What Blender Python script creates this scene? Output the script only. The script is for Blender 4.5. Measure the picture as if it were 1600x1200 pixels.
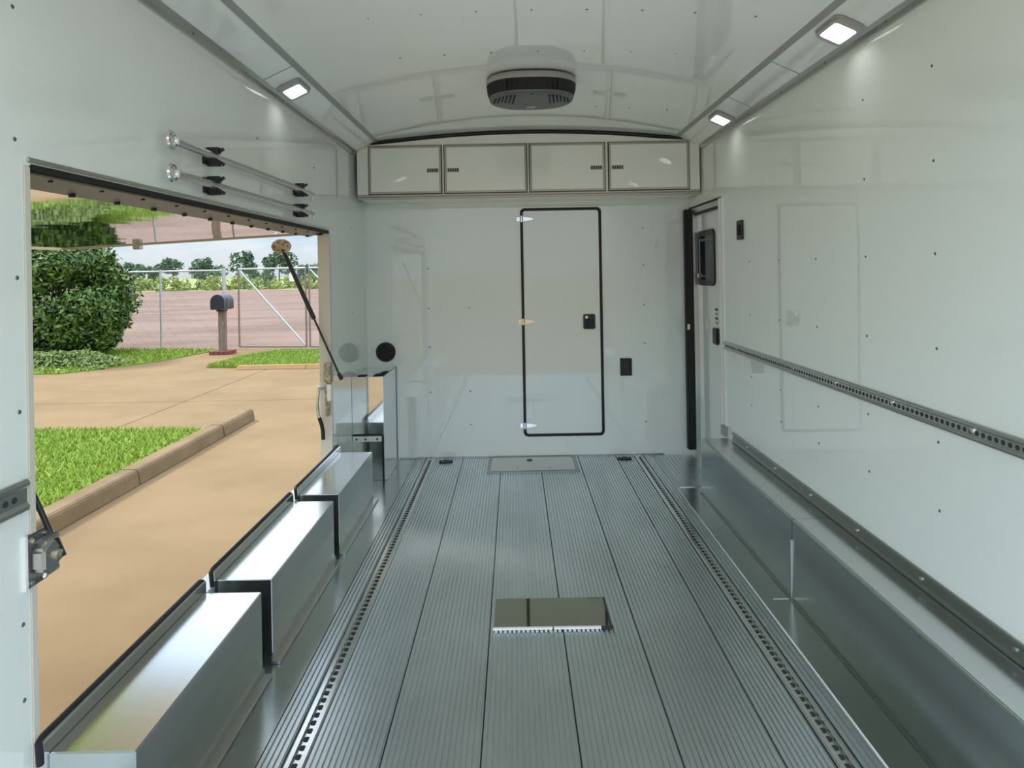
import bpy, bmesh, math, random
from mathutils import Vector, Matrix
random.seed(7)
for o in list(bpy.data.objects): bpy.data.objects.remove(o)
scene = bpy.context.scene
C = scene.collection
PI = math.pi

# ------------------------------------------------------------------ camera
W, H, FPX = 1600, 1200, 1030.0
HC, CX = 1.3936, -0.1015
cam_d = bpy.data.cameras.new('camera')
cam_d.sensor_width = 36.0
cam_d.lens = FPX / W * 36.0
cam_d.shift_x = -(804 - 800) / W
cam_d.shift_y = -(600 - 425) / W
cam_d.clip_start = 0.02
cam_d.clip_end = 2000
cam = bpy.data.objects.new('camera', cam_d)
C.objects.link(cam)
cam.matrix_world = Matrix.Translation((CX, 0, HC)) @ Matrix.Rotation(PI / 2, 4, 'X') @ Matrix.Rotation(math.radians(-1.0), 4, 'Z')
scene.camera = cam

# ------------------------------------------------------------------ view, world, sun
scene.view_settings.view_transform = 'Standard'
scene.view_settings.look = 'None'
scene.view_settings.gamma = 1.0
scene.view_settings.use_curve_mapping = False
scene.view_settings.exposure = 1.42
LAMP = 6.0

world = bpy.data.worlds.new('sky')
scene.world = world
world.use_nodes = True
wn, wl = world.node_tree.nodes, world.node_tree.links
wn.clear()
def N(t, **k):
    n = wn.new(t)
    for a, b in k.items(): setattr(n, a, b)
    return n
out = N('ShaderNodeOutputWorld'); bg = N('ShaderNodeBackground')
tc = N('ShaderNodeTexCoord'); sep = N('ShaderNodeSeparateXYZ')
ramp = N('ShaderNodeValToRGB')
ramp.color_ramp.elements[0].position = 0.0
ramp.color_ramp.elements[0].color = (0.50, 0.68, 0.82, 1)
ramp.color_ramp.elements[1].position = 0.6
ramp.color_ramp.elements[1].color = (0.34, 0.50, 0.70, 1)
mp = N('ShaderNodeMapping'); mp.inputs['Scale'].default_value = (1.6, 1.6, 7.0)
noi = N('ShaderNodeTexNoise'); noi.inputs['Scale'].default_value = 2.2; noi.inputs['Detail'].default_value = 7; noi.inputs['Roughness'].default_value = 0.55
cr = N('ShaderNodeValToRGB')
cr.color_ramp.elements[0].position = 0.38; cr.color_ramp.elements[0].color = (0, 0, 0, 1)
cr.color_ramp.elements[1].position = 0.56; cr.color_ramp.elements[1].color = (1, 1, 1, 1)
mix = N('ShaderNodeMix', data_type='RGBA')
mix.inputs['B'].default_value = (0.79, 0.845, 0.88, 1)
wl.new(tc.outputs['Generated'], sep.inputs[0]); wl.new(sep.outputs['Z'], ramp.inputs['Fac'])
wl.new(tc.outputs['Generated'], mp.inputs[0]); wl.new(mp.outputs[0], noi.inputs['Vector'])
wl.new(noi.outputs['Fac'], cr.inputs['Fac']); wl.new(cr.outputs['Color'], mix.inputs['Factor'])
wl.new(ramp.outputs['Color'], mix.inputs['A'])
# overcast-like sky, its unseen zenith brightened over the horizon to light the interior
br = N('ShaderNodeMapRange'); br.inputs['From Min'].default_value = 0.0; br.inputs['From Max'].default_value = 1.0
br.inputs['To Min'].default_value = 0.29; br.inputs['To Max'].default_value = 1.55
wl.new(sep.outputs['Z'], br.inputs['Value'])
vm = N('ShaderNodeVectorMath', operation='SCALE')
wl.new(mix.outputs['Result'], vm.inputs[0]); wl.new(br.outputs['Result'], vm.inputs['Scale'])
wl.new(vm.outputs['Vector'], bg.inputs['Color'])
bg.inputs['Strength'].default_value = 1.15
wl.new(bg.outputs[0], out.inputs[0])

sun_d = bpy.data.lights.new('sun', 'SUN')
sun_d.energy = 1.5; sun_d.angle = math.radians(8); sun_d.color = (1.0, 0.95, 0.86)
sun = bpy.data.objects.new('sun', sun_d); C.objects.link(sun)
sdir = Vector((-0.62, 0.36, 0.72)).normalized()
sun.rotation_euler = sdir.to_track_quat('Z', 'Y').to_euler()
sun.location = sdir * 30

# ------------------------------------------------------------------ materials
MATS = {}
def mat(name, base, rough=0.5, metal=0.0, coat=0.0, coat_rough=0.03, noise=None, bump=None, spec=None, emit=None, island=None, coatbump=None, trans=None):
    m = bpy.data.materials.new(name); m.use_nodes = True
    nt = m.node_tree; nd, lk = nt.nodes, nt.links
    p = nd['Principled BSDF']
    p.inputs['Base Color'].default_value = (*base, 1)
    p.inputs['Roughness'].default_value = rough
    p.inputs['Metallic'].default_value = metal
    p.inputs['Coat Weight'].default_value = coat
    p.inputs['Coat Roughness'].default_value = coat_rough
    p.inputs['Coat IOR'].default_value = 1.75
    if spec is not None: p.inputs['Specular IOR Level'].default_value = spec
    if trans: p.inputs['Transmission Weight'].default_value = trans
    if emit:
        p.inputs['Emission Color'].default_value = (*emit[0], 1); p.inputs['Emission Strength'].default_value = emit[1]
    tcn = nd.new('ShaderNodeTexCoord')
    def noisetex(scale, detail=4, stretch=(1, 1, 1), rough_=0.55):
        mpn = nd.new('ShaderNodeMapping'); mpn.inputs['Scale'].default_value = stretch
        lk.new(tcn.outputs['Object'], mpn.inputs[0])
        n = nd.new('ShaderNodeTexNoise'); n.inputs['Scale'].default_value = scale; n.inputs['Detail'].default_value = detail
        n.inputs['Roughness'].default_value = rough_
        lk.new(mpn.outputs[0], n.inputs['Vector'])
        return n.outputs['Fac']
    if noise:   # (scale, stretch, other colour, lo, hi)
        f = noisetex(noise[0], 5, noise[1])
        r = nd.new('ShaderNodeValToRGB')
        r.color_ramp.elements[0].position = noise[3]; r.color_ramp.elements[0].color = (*base, 1)
        r.color_ramp.elements[1].position = noise[4]; r.color_ramp.elements[1].color = (*noise[2], 1)
        lk.new(f, r.inputs['Fac']); lk.new(r.outputs['Color'], p.inputs['Base Color'])
    if island:  # list of colours by leaf
        g = nd.new('ShaderNodeNewGeometry')
        r = nd.new('ShaderNodeValToRGB')
        els = r.color_ramp.elements
        els[0].position = 0; els[0].color = (*island[0], 1)
        els[1].position = 1; els[1].color = (*island[-1], 1)
        for i, c in enumerate(island[1:-1]):
            e = els.new((i + 1) / (len(island) - 1)); e.color = (*c, 1)
        lk.new(g.outputs['Random Per Island'], r.inputs['Fac']); lk.new(r.outputs['Color'], p.inputs['Base Color'])
    if bump:    # (scale, stretch, distance)
        b = nd.new('ShaderNodeBump'); b.inputs['Distance'].default_value = bump[2]; b.inputs['Strength'].default_value = 1.0
        lk.new(noisetex(bump[0], 3, bump[1]), b.inputs['Height']); lk.new(b.outputs[0], p.inputs['Normal'])
        if coat: lk.new(b.outputs[0], p.inputs['Coat Normal'])
    if coatbump:
        b = nd.new('ShaderNodeBump'); b.inputs['Distance'].default_value = coatbump[2]; b.inputs['Strength'].default_value = 1.0
        lk.new(noisetex(coatbump[0], 1, coatbump[1]), b.inputs['Height']); lk.new(b.outputs[0], p.inputs['Coat Normal'])
    MATS[name] = m
    return m

mat('gloss_white', (0.87, 0.925, 0.88), 0.6, coat=1.0, coat_rough=0.012, spec=0.0, coatbump=(2.0, (1, 1, 1), 0.0009))
mat('ceiling_white', (0.88, 0.92, 0.885), 0.6, coat=1.0, coat_rough=0.015, spec=0.0, coatbump=(2.6, (1, 1, 1), 0.0014))
mat('cabinet_white', (0.88, 0.92, 0.865), 0.55, coat=1.0, coat_rough=0.04, spec=0.0)
mat('exterior_white', (0.75, 0.77, 0.77), 0.35)
mat('cream_edge', (0.66, 0.64, 0.56), 0.4)
mat('mill_aluminium', (0.72, 0.78, 0.81), 0.33, 1.0, noise=(3.0, (1, 0.6, 1), (0.62, 0.68, 0.70), 0.35, 0.7))
mat('polished_metal', (0.74, 0.76, 0.76), 0.2, 1.0)
mat('bright_sheet', (0.82, 0.84, 0.84), 0.07, 1.0)
mat('brushed_metal', (0.66, 0.68, 0.68), 0.20, 1.0, noise=(4.0, (1, 0.2, 1), (0.58, 0.60, 0.60), 0.4, 0.7))
mat('dark_sheet', (0.52, 0.57, 0.56), 0.22, 1.0, noise=(2.0, (1, 0.4, 1), (0.45, 0.50, 0.49), 0.4, 0.65))
mat('mirror_metal', (0.86, 0.85, 0.82), 0.03, 1.0, bump=(1.3, (1, 0.5, 1), 0.004))
mat('smoked_mirror', (0.36, 0.37, 0.30), 0.05, 1.0)
mat('trim_aluminium', (0.60, 0.60, 0.58), 0.28, 1.0)
mat('dark_aluminium', (0.33, 0.35, 0.34), 0.3, 1.0)
mat('hinge_grey', (0.15, 0.165, 0.175), 0.45)
mat('warm_trim', (0.42, 0.41, 0.385), 0.35, 0.8)
mat('bright_post', (0.88, 0.88, 0.86), 0.3, 0.15)
mat('chrome', (0.80, 0.80, 0.80), 0.08, 1.0)
mat('black_rubber', (0.010, 0.010, 0.012), 0.55)
mat('black_plastic', (0.014, 0.015, 0.018), 0.35)
mat('dark_glass', (0.010, 0.014, 0.026), 0.08, spec=0.3)
mat('grey_plastic', (0.12, 0.125, 0.12), 0.45)
mat('light_grey_plastic', (0.36, 0.36, 0.34), 0.4)
mat('slot_black', (0.012, 0.013, 0.015), 0.7)
mat('screw_grey', (0.16, 0.165, 0.16), 0.4, 0.6)
mat('zinc_gold', (0.27, 0.24, 0.13), 0.4, 0.6, noise=(45, (1, 1, 1), (0.50, 0.47, 0.36), 0.42, 0.58))
mat('dark_print', (0.05, 0.05, 0.045), 0.6)
mat('gap_dark', (0.03, 0.034, 0.034), 0.8)
mat('lamp_housing', (0.45, 0.46, 0.45), 0.4)
mat('lamp_lens', (0.9, 0.9, 0.9), 0.4, emit=((0.97, 0.98, 1.0), LAMP))
mat('concrete', (0.228, 0.156, 0.086), 0.85, noise=(0.9, (1, 1.2, 1), (0.188, 0.128, 0.071), 0.38, 0.68), bump=(60, (1, 1, 1), 0.002), spec=0.05)
mat('kerb_concrete', (0.215, 0.152, 0.09), 0.85, noise=(3, (1, 1, 1), (0.17, 0.12, 0.07), 0.4, 0.65), bump=(50, (1, 1, 1), 0.003), spec=0.05)
mat('rust_kerb', (0.33, 0.19, 0.085), 0.85, noise=(3, (1, 1, 1), (0.27, 0.18, 0.10), 0.4, 0.65), spec=0.05)
mat('joint_dirt', (0.16, 0.125, 0.07), 0.9)
mat('gravel', (0.215, 0.146, 0.119), 0.95, noise=(0.5, (0.3, 1, 1), (0.155, 0.104, 0.083), 0.44, 0.62), spec=0.05)
mat('meadow', (0.22, 0.26, 0.09), 0.95, noise=(0.12, (1, 0.3, 1), (0.34, 0.31, 0.13), 0.4, 0.65), spec=0.05)
mat('soil_green', (0.13, 0.19, 0.025), 0.95, noise=(6, (1, 1, 1), (0.18, 0.26, 0.035), 0.4, 0.65), spec=0.05)
mat('grass_blade', (0.2, 0.4, 0.05), 0.7, island=[(0.13, 0.19, 0.015), (0.22, 0.32, 0.03), (0.30, 0.39, 0.06), (0.18, 0.27, 0.025)])
mat('bush_leaf', (0.05, 0.13, 0.02), 0.45, island=[(0.014, 0.045, 0.008), (0.04, 0.095, 0.014), (0.07, 0.15, 0.02), (0.17, 0.26, 0.04), (0.035, 0.085, 0.012)])
mat('cover_leaf', (0.1, 0.2, 0.04), 0.6, island=[(0.07, 0.12, 0.02), (0.15, 0.22, 0.04), (0.26, 0.30, 0.09), (0.11, 0.18, 0.03)])
mat('tree_leaf', (0.05, 0.1, 0.05), 0.8, island=[(0.05, 0.10, 0.06), (0.09, 0.16, 0.085), (0.12, 0.19, 0.10)])
mat('scrub_leaf', (0.25, 0.3, 0.06), 0.8, island=[(0.20, 0.27, 0.05), (0.36, 0.40, 0.08), (0.28, 0.33, 0.09), (0.17, 0.25, 0.07)])
mat('bark', (0.10, 0.075, 0.05), 0.9)
mat('galvanised', (0.50, 0.53, 0.55), 0.45, 0.5)
mat('gate_pipe', (0.24, 0.20, 0.17), 0.6, 0.3)
mat('weathered_wood', (0.23, 0.18, 0.14), 0.9, noise=(8, (4, 4, 0.6), (0.16, 0.12, 0.09), 0.4, 0.6))
mat('brick_red', (0.20, 0.055, 0.04), 0.9)
mat('mailbox_grey', (0.055, 0.065, 0.08), 0.4, 0.3)
mat('ramp_deck', (0.72, 0.73, 0.73), 0.5, 0.3)
mat('white_paint', (0.8, 0.8, 0.78), 0.5)

# ------------------------------------------------------------------ mesh helpers
class MB:
    def __init__(s): s.v = []; s.f = []
    def poly(s, pts):
        i = len(s.v); s.v += [tuple(p) for p in pts]; s.f.append(tuple(range(i, i + len(pts)))); return s
    def box(s, x0, x1, y0, y1, z0, z1):
        i = len(s.v)
        s.v += [(x0, y0, z0), (x1, y0, z0), (x1, y1, z0), (x0, y1, z0), (x0, y0, z1), (x1, y0, z1), (x1, y1, z1), (x0, y1, z1)]
        s.f += [tuple(i + k for k in q) for q in ((3, 2, 1, 0), (4, 5, 6, 7), (0, 1, 5, 4), (1, 2, 6, 5), (2, 3, 7, 6), (3, 0, 4, 7))]
        return s
    def tube(s, p, q, r, r2=None, n=10, caps=True):
        p, q = Vector(p), Vector(q); r2 = r if r2 is None else r2
        d = (q - p).normalized(); a = d.orthogonal().normalized(); b = d.cross(a)
        i = len(s.v)
        for k in range(n):
            t = 2 * PI * k / n; e = a * math.cos(t) + b * math.sin(t)
            s.v.append(tuple(p + e * r)); s.v.append(tuple(q + e * r2))
        for k in range(n):
            k2 = (k + 1) % n; s.f.append((i + 2 * k, i + 2 * k2, i + 2 * k2 + 1, i + 2 * k + 1))
        if caps:
            s.f.append(tuple(i + 2 * k for k in reversed(range(n)))); s.f.append(tuple(i + 2 * k + 1 for k in range(n)))
        return s
    def path(s, pts, r, n=8, closed=False):
        pts = [Vector(p) for p in pts]; m = len(pts); i = len(s.v); up = None
        for j, p in enumerate(pts):
            a = pts[(j - 1) % m] if (closed or j > 0) else p
            b = pts[(j + 1) % m] if (closed or j < m - 1) else p
            d = (b - a).normalized()
            e1 = d.orthogonal().normalized() if up is None else (up - d * up.dot(d)).normalized()
            up = e1; e2 = d.cross(e1)
            for k in range(n):
                t = 2 * PI * k / n; s.v.append(tuple(p + (e1 * math.cos(t) + e2 * math.sin(t)) * r))
        for j in range(m if closed else m - 1):
            j2 = (j + 1) % m
            for k in range(n):
                k2 = (k + 1) % n
                s.f.append((i + j * n + k, i + j * n + k2, i + j2 * n + k2, i + j2 * n + k))
        if not closed:
            s.f.append(tuple(i + k for k in reversed(range(n)))); s.f.append(tuple(i + (m - 1) * n + k for k in range(n)))
        return s
    def extrude(s, prof, axis, a, b):
        """prof: list of 2-D points (ccw); axis: 'Y' profile in XZ, 'X' profile in YZ, 'Z' profile in XY"""
        def P(u, w, t):
            return {'Y': (u, t, w), 'X': (t, u, w), 'Z': (u, w, t)}[axis]
        n = len(prof); i = len(s.v)
        for t in (a, b):
            for (u, w) in prof: s.v.append(P(u, w, t))
        for k in range(n):
            k2 = (k + 1) % n; s.f.append((i + k, i + k2, i + n + k2, i + n + k))
        s.f.append(tuple(i + k for k in reversed(range(n)))); s.f.append(tuple(i + n + k for k in range(n)))
        return s
    def ring(s, outer, inner, axis, a, b):
        """frame between two loops of equal count, extruded a..b"""
        def P(u, w, t):
            return {'Y': (u, t, w), 'X': (t, u, w), 'Z': (u, w, t)}[axis]
        n = len(outer); i = len(s.v)
        for t in (a, b):
            for L in (outer, inner):
                for (u, w) in L: s.v.append(P(u, w, t))
        o0, i0, o1, i1 = i, i + n, i + 2 * n, i + 3 * n
        for k in range(n):
            q = (k + 1) % n
            s.f += [(o0 + k, o0 + q, i0 + q, i0 + k), (o1 + k, i1 + k, i1 + q, o1 + q), (o0 + k, o1 + k, o1 + q, o0 + q), (i0 + k, i0 + q, i1 + q, i1 + k)]
        return s
    def mesh(s, name, m, smooth=False, bevel=0.0, segs=2):
        me = bpy.data.meshes.new(name); me.from_pydata(s.v, [], s.f)
        bm = bmesh.new(); bm.from_mesh(me)
        bmesh.ops.recalc_face_normals(bm, faces=bm.faces)
        if bevel:
            es = [e for e in bm.edges if len(e.link_faces) == 2 and e.calc_face_angle(0) > 0.5]
            bmesh.ops.bevel(bm, geom=es, offset=bevel, segments=segs, affect='EDGES', clamp_overlap=True)
        bm.to_mesh(me); bm.free()
        if smooth:
            for p in me.polygons: p.use_smooth = True
            try: me.set_sharp_from_angle(angle=math.radians(35))
            except Exception: pass
        me.materials.append(MATS[m])
        return me
    def build(s, name, m, parent=None, smooth=False, bevel=0.0, segs=2):
        o = bpy.data.objects.new(name, s.mesh(name, m, smooth, bevel, segs)); C.objects.link(o)
        if parent: o.parent = parent
        return o

def tag(o, label=None, cat=None, group=None, kind=None):
    if label: o['label'] = label
    if cat: o['category'] = cat
    if group: o['group'] = group
    if kind: o['kind'] = kind
    return o
def empty(name, loc=(0, 0, 0)):
    o = bpy.data.objects.new(name, None); C.objects.link(o); o.location = loc; o.empty_display_size = 0.1
    return o
def inst(name, me, loc, parent=None, rot=None):
    o = bpy.data.objects.new(name, me); C.objects.link(o); o.location = loc
    if rot: o.rotation_euler = rot
    if parent: o.parent = parent
    return o
def rrect(x0, x1, z0, z1, r, n=5):
    pts = []
    for cx, cz, a0 in ((x1 - r, z1 - r, 0), (x0 + r, z1 - r, 90), (x0 + r, z0 + r, 180), (x1 - r, z0 + r, 270)):
        for k in range(n + 1):
            a = math.radians(a0 + 90 * k / n); pts.append((cx + r * math.cos(a), cz + r * math.sin(a)))
    return pts

# ------------------------------------------------------------------ trailer shell
XW, YB, YR = 1.22, 4.967, 0.95        # side walls, front partition, rear opening
ZW, ZC, XC = 2.245, 2.325, 1.05       # wall top, ceiling edge, cove width
TH = 0.065
OY0, OY1, OZ0, OZ1 = 1.515, 3.99, 0.27, 1.658     # side hatch opening, left wall
DY0, DY1, DZ1 = 4.20, 4.95, 1.84                  # side door, right wall

def screw_mesh(n):
    return MB().tube((0, 0, 0), (0, 0, 0.0022), 0.0055, 0.0035, 8).mesh('screw', n, True)
SCREW = screw_mesh('screw_grey')
def screws(parent, pts, rot):
    for p in pts: inst('screw', SCREW, p, parent, rot)

floor = MB().box(-XW - TH, XW + TH, YR, YB + 0.05, -0.16, -0.014).build('floor', 'gap_dark')
tag(floor, 'ribbed bare aluminium plank floor of the trailer', 'floor', kind='structure')
def ribbed(x0, x1, name='plank', pitch=0.0178, d=0.006):
    n = max(1, round((x1 - x0) / pitch)); p = (x1 - x0) / n
    prof = [(x0, -0.013)]
    top = []
    for k in range(n):
        a = x0 + k * p
        if k == 0: top.append((a, 0.0))
        top += [(a + p * 0.62, 0.0), (a + p * 0.70, -d), (a + p * 0.92, -d), (a + p, 0.0)]
    top[-1] = (x1, 0.0) if False else top[-1]
    prof = [(x0, -0.013)] + top + [(x1, -0.013)]
    m = MB(); i = 0
    for (a, b), (c, e) in zip(top, top[1:]):
        m.poly([(a, YR, b), (c, YR, e), (c, YB, e), (a, YB, b)])
    m.poly([(x0, YR, -0.013), (x0, YR, 0), (x0, YB, 0), (x0, YB, -0.013)])
    m.poly([(x1, YR, -0.013), (x1, YB, -0.013), (x1, YB, top[-1][1]), (x1, YR, top[-1][1])])
    m.poly([(x0, YR, -0.013), (x0, YB, -0.013), (x1, YB, -0.013), (x1, YR, -0.013)])
    return m.build(name, 'mill_aluminium', floor)
G = 0.0022
for a, b in ((-0.862, -0.788), (-0.722, -0.508), (-0.508, -0.222), (-0.222, 0.064), (0.064, 0.350), (0.350, 0.634), (0.634, 0.772), (0.842, 0.905)):
    ribbed(a + G, b - G)
MB().box(-1.215, -0.864, YR, YB, -0.013, -0.001).build('side_plate', 'dark_sheet', floor)
MB().box(0.912, 1.215, YR, YB, -0.013, -0.004).build('side_plate', 'dark_sheet', floor)
MB().box(0.905, 0.911, YR, YB, -0.013, 0.003).build('edge_strip', 'bright_post', floor)
for xc in (-0.755, 0.807):
    t = MB().box(xc - 0.032, xc + 0.032, YR, YB, -0.013, -0.008)
    t.extrude([(xc - 0.032, -0.008), (xc - 0.012, -0.008), (xc - 0.012, 0.002), (xc - 0.026, 0.002), (xc - 0.032, -0.001)], 'Y', YR, YB)
    t.extrude([(xc + 0.032, -0.008), (xc + 0.032, -0.001), (xc + 0.026, 0.002), (xc + 0.012, 0.002), (xc + 0.012, -0.008)], 'Y', YR, YB)
    tr = t.build('tie_down_track', 'brushed_metal', floor)
    h = MB(); y = YR + 0.02
    while y < YB - 0.02:
        h.tube((xc, y, -0.0078), (xc, y, -0.0062), 0.0105, n=8); y += 0.0365
    hh = h.build('slot_holes', 'gap_dark', tr); hh['kind'] = 'stuff'

# --- left wall with the side hatch opening
w = MB()
w.box(-XW - TH, -XW, YR, OY0, -0.16, ZW)
w.box(-XW - TH, -XW, OY1, YB + 0.05, -0.16, ZW)
w.box(-XW - TH, -XW, OY0, OY1, OZ1, ZW)
w.box(-XW - TH, -XW, OY0, OY1, -0.16, OZ0)
wall_left = tag(w.build('wall_left', 'gloss_white'), 'glossy white left wall with a large hatch opening', 'wall', kind='structure')
RL = (0, PI / 2, 0)
screws(wall_left, [(-XW, 1.482, z) for z in (2.01, 1.712, 1.40, 1.098, 0.62, 0.45)] + [(-XW, y, z) for y in (2.89, 3.71) for z in (2.0,)] + [(-XW, 4.53, z) for z in (2.0, 1.72, 1.43, 1.13)], RL)
# edge trims of the opening
j = MB().box(-XW - TH - 0.004, -XW + 0.004, OY1 - 0.010, OY1 + 0.012, OZ0, OZ1).build('jamb_trim', 'cream_edge', wall_left, bevel=0.003)
MB().box(-XW - TH - 0.004, -XW + 0.004, OY0 - 0.012, OY0 + 0.010, OZ0, OZ1).build('jamb_trim', 'cream_edge', wall_left, bevel=0.003)
MB().box(-XW - 0.024, -XW + 0.004, OY0 + 0.01, OY1 - 0.01, OZ1 - 0.014, OZ1 + 0.006).build('header_seal', 'black_rubber', wall_left, bevel=0.004)
MB().box(-XW - TH, -XW + 0.006, OY0, OY1, OZ1 + 0.008, OZ1 + 0.020).build('header_trim', 'trim_aluminium', wall_left, bevel=0.003)

# --- right wall with the side door
w = MB()
w.box(XW, XW + TH, YR, DY0, -0.16, ZW)
w.box(XW, XW + TH, DY1, YB + 0.05, -0.16, ZW)
w.box(XW, XW + TH, DY0, DY1, DZ1, ZW)
w.box(XW, XW + TH, DY0, DY1, -0.16, 0.0)
wall_right = tag(w.build('wall_right', 'gloss_white'), 'glossy white right wall with a side door', 'wall', kind='structure')
RR = (0, -PI / 2, 0)
cols = [1.66, 2.07, 2.48, 2.89, 3.30, 3.71]
screws(wall_right, [(XW, y, z) for y in cols[:3] for z in (2.018, 1.72, 1.428, 1.13, 0.836, 0.62)] + [(XW, y, z) for y in cols[3:] for z in (1.428, 1.13, 0.78, 0.62)], RR)

# --- front partition wall
wall_back = tag(MB().box(-XW - TH, XW + TH, YB, YB + 0.05, -0.16, 2.42).build('wall_back', 'gloss_white'), 'glossy white end wall with a narrow door', 'wall', kind='structure')
RB = (PI / 2, 0, 0)
screws(wall_back, [(0.87, YB, z) for z in (1.71, 1.43, 1.13, 0.84, 0.25)] + [(-0.75, YB, z) for z in (1.43, 1.13, 0.84, 0.5)] + [(-0.45, YB, z) for z in (1.13, 0.5, 0.25)], RB)
MB().box(-1.005, 1.0, YB - 0.006, YB, 0.001, 0.010).build('base_strip', 'dark_aluminium', wall_back)

# --- crowned ceiling
def zceil(x): return ZC + 0.062 * (1 - (x / XC) ** 2)
m = MB(); n = 24
for k in range(n):
    a, b = -XC + 2 * XC * k / n, -XC + 2 * XC * (k + 1) / n
    m.poly([(a, YR, zceil(a)), (b, YR, zceil(b)), (b, YB, zceil(b)), (a, YB, zceil(a))])
    m.poly([(a, YR, zceil(a) + 0.05), (a, YB, zceil(a) + 0.05), (b, YB, zceil(b) + 0.05), (b, YR, zceil(b) + 0.05)])
me = bpy.data.meshes.new('ceiling'); me.from_pydata(m.v, [], m.f)
bm = bmesh.new(); bm.from_mesh(me); bmesh.ops.remove_doubles(bm, verts=bm.verts, dist=1e-5); bm.to_mesh(me); bm.free()
for p in me.polygons: p.use_smooth = True
me.materials.append(MATS['ceiling_white'])
ceiling = bpy.data.objects.new('ceiling', me); C.objects.link(ceiling)
tag(ceiling, 'crowned glossy white metal ceiling', 'ceiling', kind='structure')
screws(ceiling, [(x + 0.02 * ((i % 2) * 2 - 1), y, zceil(x) - 0.0) for i, y in enumerate((1.68, 2.09, 2.50, 2.97, 3.95)) for x in (-0.62, -0.42, -0.21, 0.0, 0.21, 0.42, 0.62, 0.85)], (PI, 0, 0))

# --- coves
for sgn, side in ((-1, 1), (1, 2)):
    c = MB()
    prof = [(sgn * XW, ZW), (sgn * XC, ZC), (sgn * XC, ZC + 0.05), (sgn * (XW + TH), ZC + 0.05), (sgn * (XW + TH), ZW)]
    c.extrude(prof, 'Y', YR, YB)
    cove = tag(c.build('trim_%d' % side, 'ceiling_white'), 'sloped white cove panel along the %s edge of the ceiling' % ('left' if sgn < 0 else 'right'), 'cove', kind='structure')
    MB().extrude([(sgn * (XW - 0.001), ZW - 0.016), (sgn * (XW - 0.008), ZW - 0.014), (sgn * (XW - 0.012), ZW + 0.004), (sgn * (XW - 0.03), ZW + 0.0125), (sgn * (XW - 0.002), ZW + 0.0005)], 'Y', YR, YB - 0.37).build('bead', 'trim_aluminium', cove)
    MB().extrude([(sgn * (XC + 0.016), ZC - 0.009), (sgn * (XC + 0.014), ZC - 0.0115), (sgn * (XC - 0.012), ZC - 0.001), (sgn * (XC - 0.012), ZC + 0.004)], 'Y', YR, YB - 0.37).build('seam_strip', 'light_grey_plastic', cove)
    for yy in ((2.05, 2.9) if sgn < 0 else (2.95, 3.55)):
        a = Vector((sgn * (XW - 0.03), yy, ZW + 0.0125)); b = Vector((sgn * (XC + 0.016), yy + 0.004, ZC - 0.008))
        MB().tube(a, b, 0.0022, n=6).build('joint', 'light_grey_plastic', cove)
    screws(cove, [(sgn * (XW - 0.011), y, ZW + 0.0) for y in (1.9, 2.3, 2.75, 3.2, 3.65, 4.1)], (0, -sgn * PI / 3, 0))

# ------------------------------------------------------------------ cove lamps
def lamp(y, sgn, label):
    t = empty('cove_lamp', (sgn * 1.135, y, 2.2825))
    ax = Vector((-sgn * 0.17, 0, 0.08)).normalized()        # across the cove
    nz = Vector((-sgn * 0.08, 0, -0.17)).normalized()       # out of the cove, down into the room
    M3 = Matrix((ax, Vector((0, 1, 0)), nz)).transposed()
    def put(mb, name, m, parent, bevel=0.0):
        o = mb.build(name, m, parent, bevel=bevel, smooth=bevel > 0)
        return o
    def xf(mb):
        mb.v = [tuple(M3 @ Vector(v)) for v in mb.v]; return mb
    xf(MB().extrude(rrect(-0.062, 0.062, -0.098, 0.098, 0.03), 'Z', 0.0, 0.008)).build('base', 'lamp_housing', t, bevel=0.003)
    xf(MB().ring(rrect(-0.056, 0.056, -0.09, 0.09, 0.025), rrect(-0.043, 0.043, -0.067, 0.067, 0.012), 'Z', 0.008, 0.018)).build('rim', 'lamp_housing', t)
    l = xf(MB().box(-0.042, 0.042, -0.066, 0.066, 0.008, 0.012)).build('lens', 'lamp_lens', t)
    for k in range(7):
        yy = -0.054 + k * 0.018
        xf(MB().box(-0.041, 0.041, yy - 0.0028, yy + 0.0028, 0.012, 0.0165)).build('lens_rib', 'lamp_housing', l)
    return tag(t, label, 'lamp', 'rectangular lamps along the coves')
lamp(3.13, -1, 'small rectangular white lamp lit on the left cove')
lamp(2.475, 1, 'large ribbed white lamp lit on the right cove, nearest the camera')
lamp(3.89, 1, 'small rectangular white lamp on the right cove near the overhead cabinet')

# ------------------------------------------------------------------ ceiling air unit
def se(a, b, k, n, p=2.55):
    t = 2 * PI * k / n; c, s = math.cos(t), math.sin(t)
    return a * math.copysign(abs(c) ** (2 / p), c), b * math.copysign(abs(s) ** (2 / p), s)
ac = empty('ceiling_air_unit', (0.0, 3.40, 2.375))
def loft(rings, a, b, name, m, parent, n=56, sel=None, cap=False):
    mb = MB()
    for (z0, s0), (z1, s1) in zip(rings, rings[1:]):
        for k in range(n):
            if sel and not sel(k / n): continue
            p0, p1 = se(a, b, k, n), se(a, b, k + 1, n)
            mb.poly([(p0[0] * s0, p0[1] * s0, z0), (p1[0] * s0, p1[1] * s0, z0), (p1[0] * s1, p1[1] * s1, z1), (p0[0] * s1, p0[1] * s1, z1)])
    if cap:
        z1, s1 = rings[-1]; mb.poly([(*[q * s1 for q in se(a, b, k, n)], z1) for k in range(n)])
    o = mb.build(name, m, parent, smooth=True)
    return o
A_, B_ = 0.232, 0.20
loft([(0.0, 0.95), (-0.010, 0.99), (-0.022, 1.0), (-0.030, 0.995), (-0.034, 0.985)], A_, B_, 'shroud', 'light_grey_plastic', ac)
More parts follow.
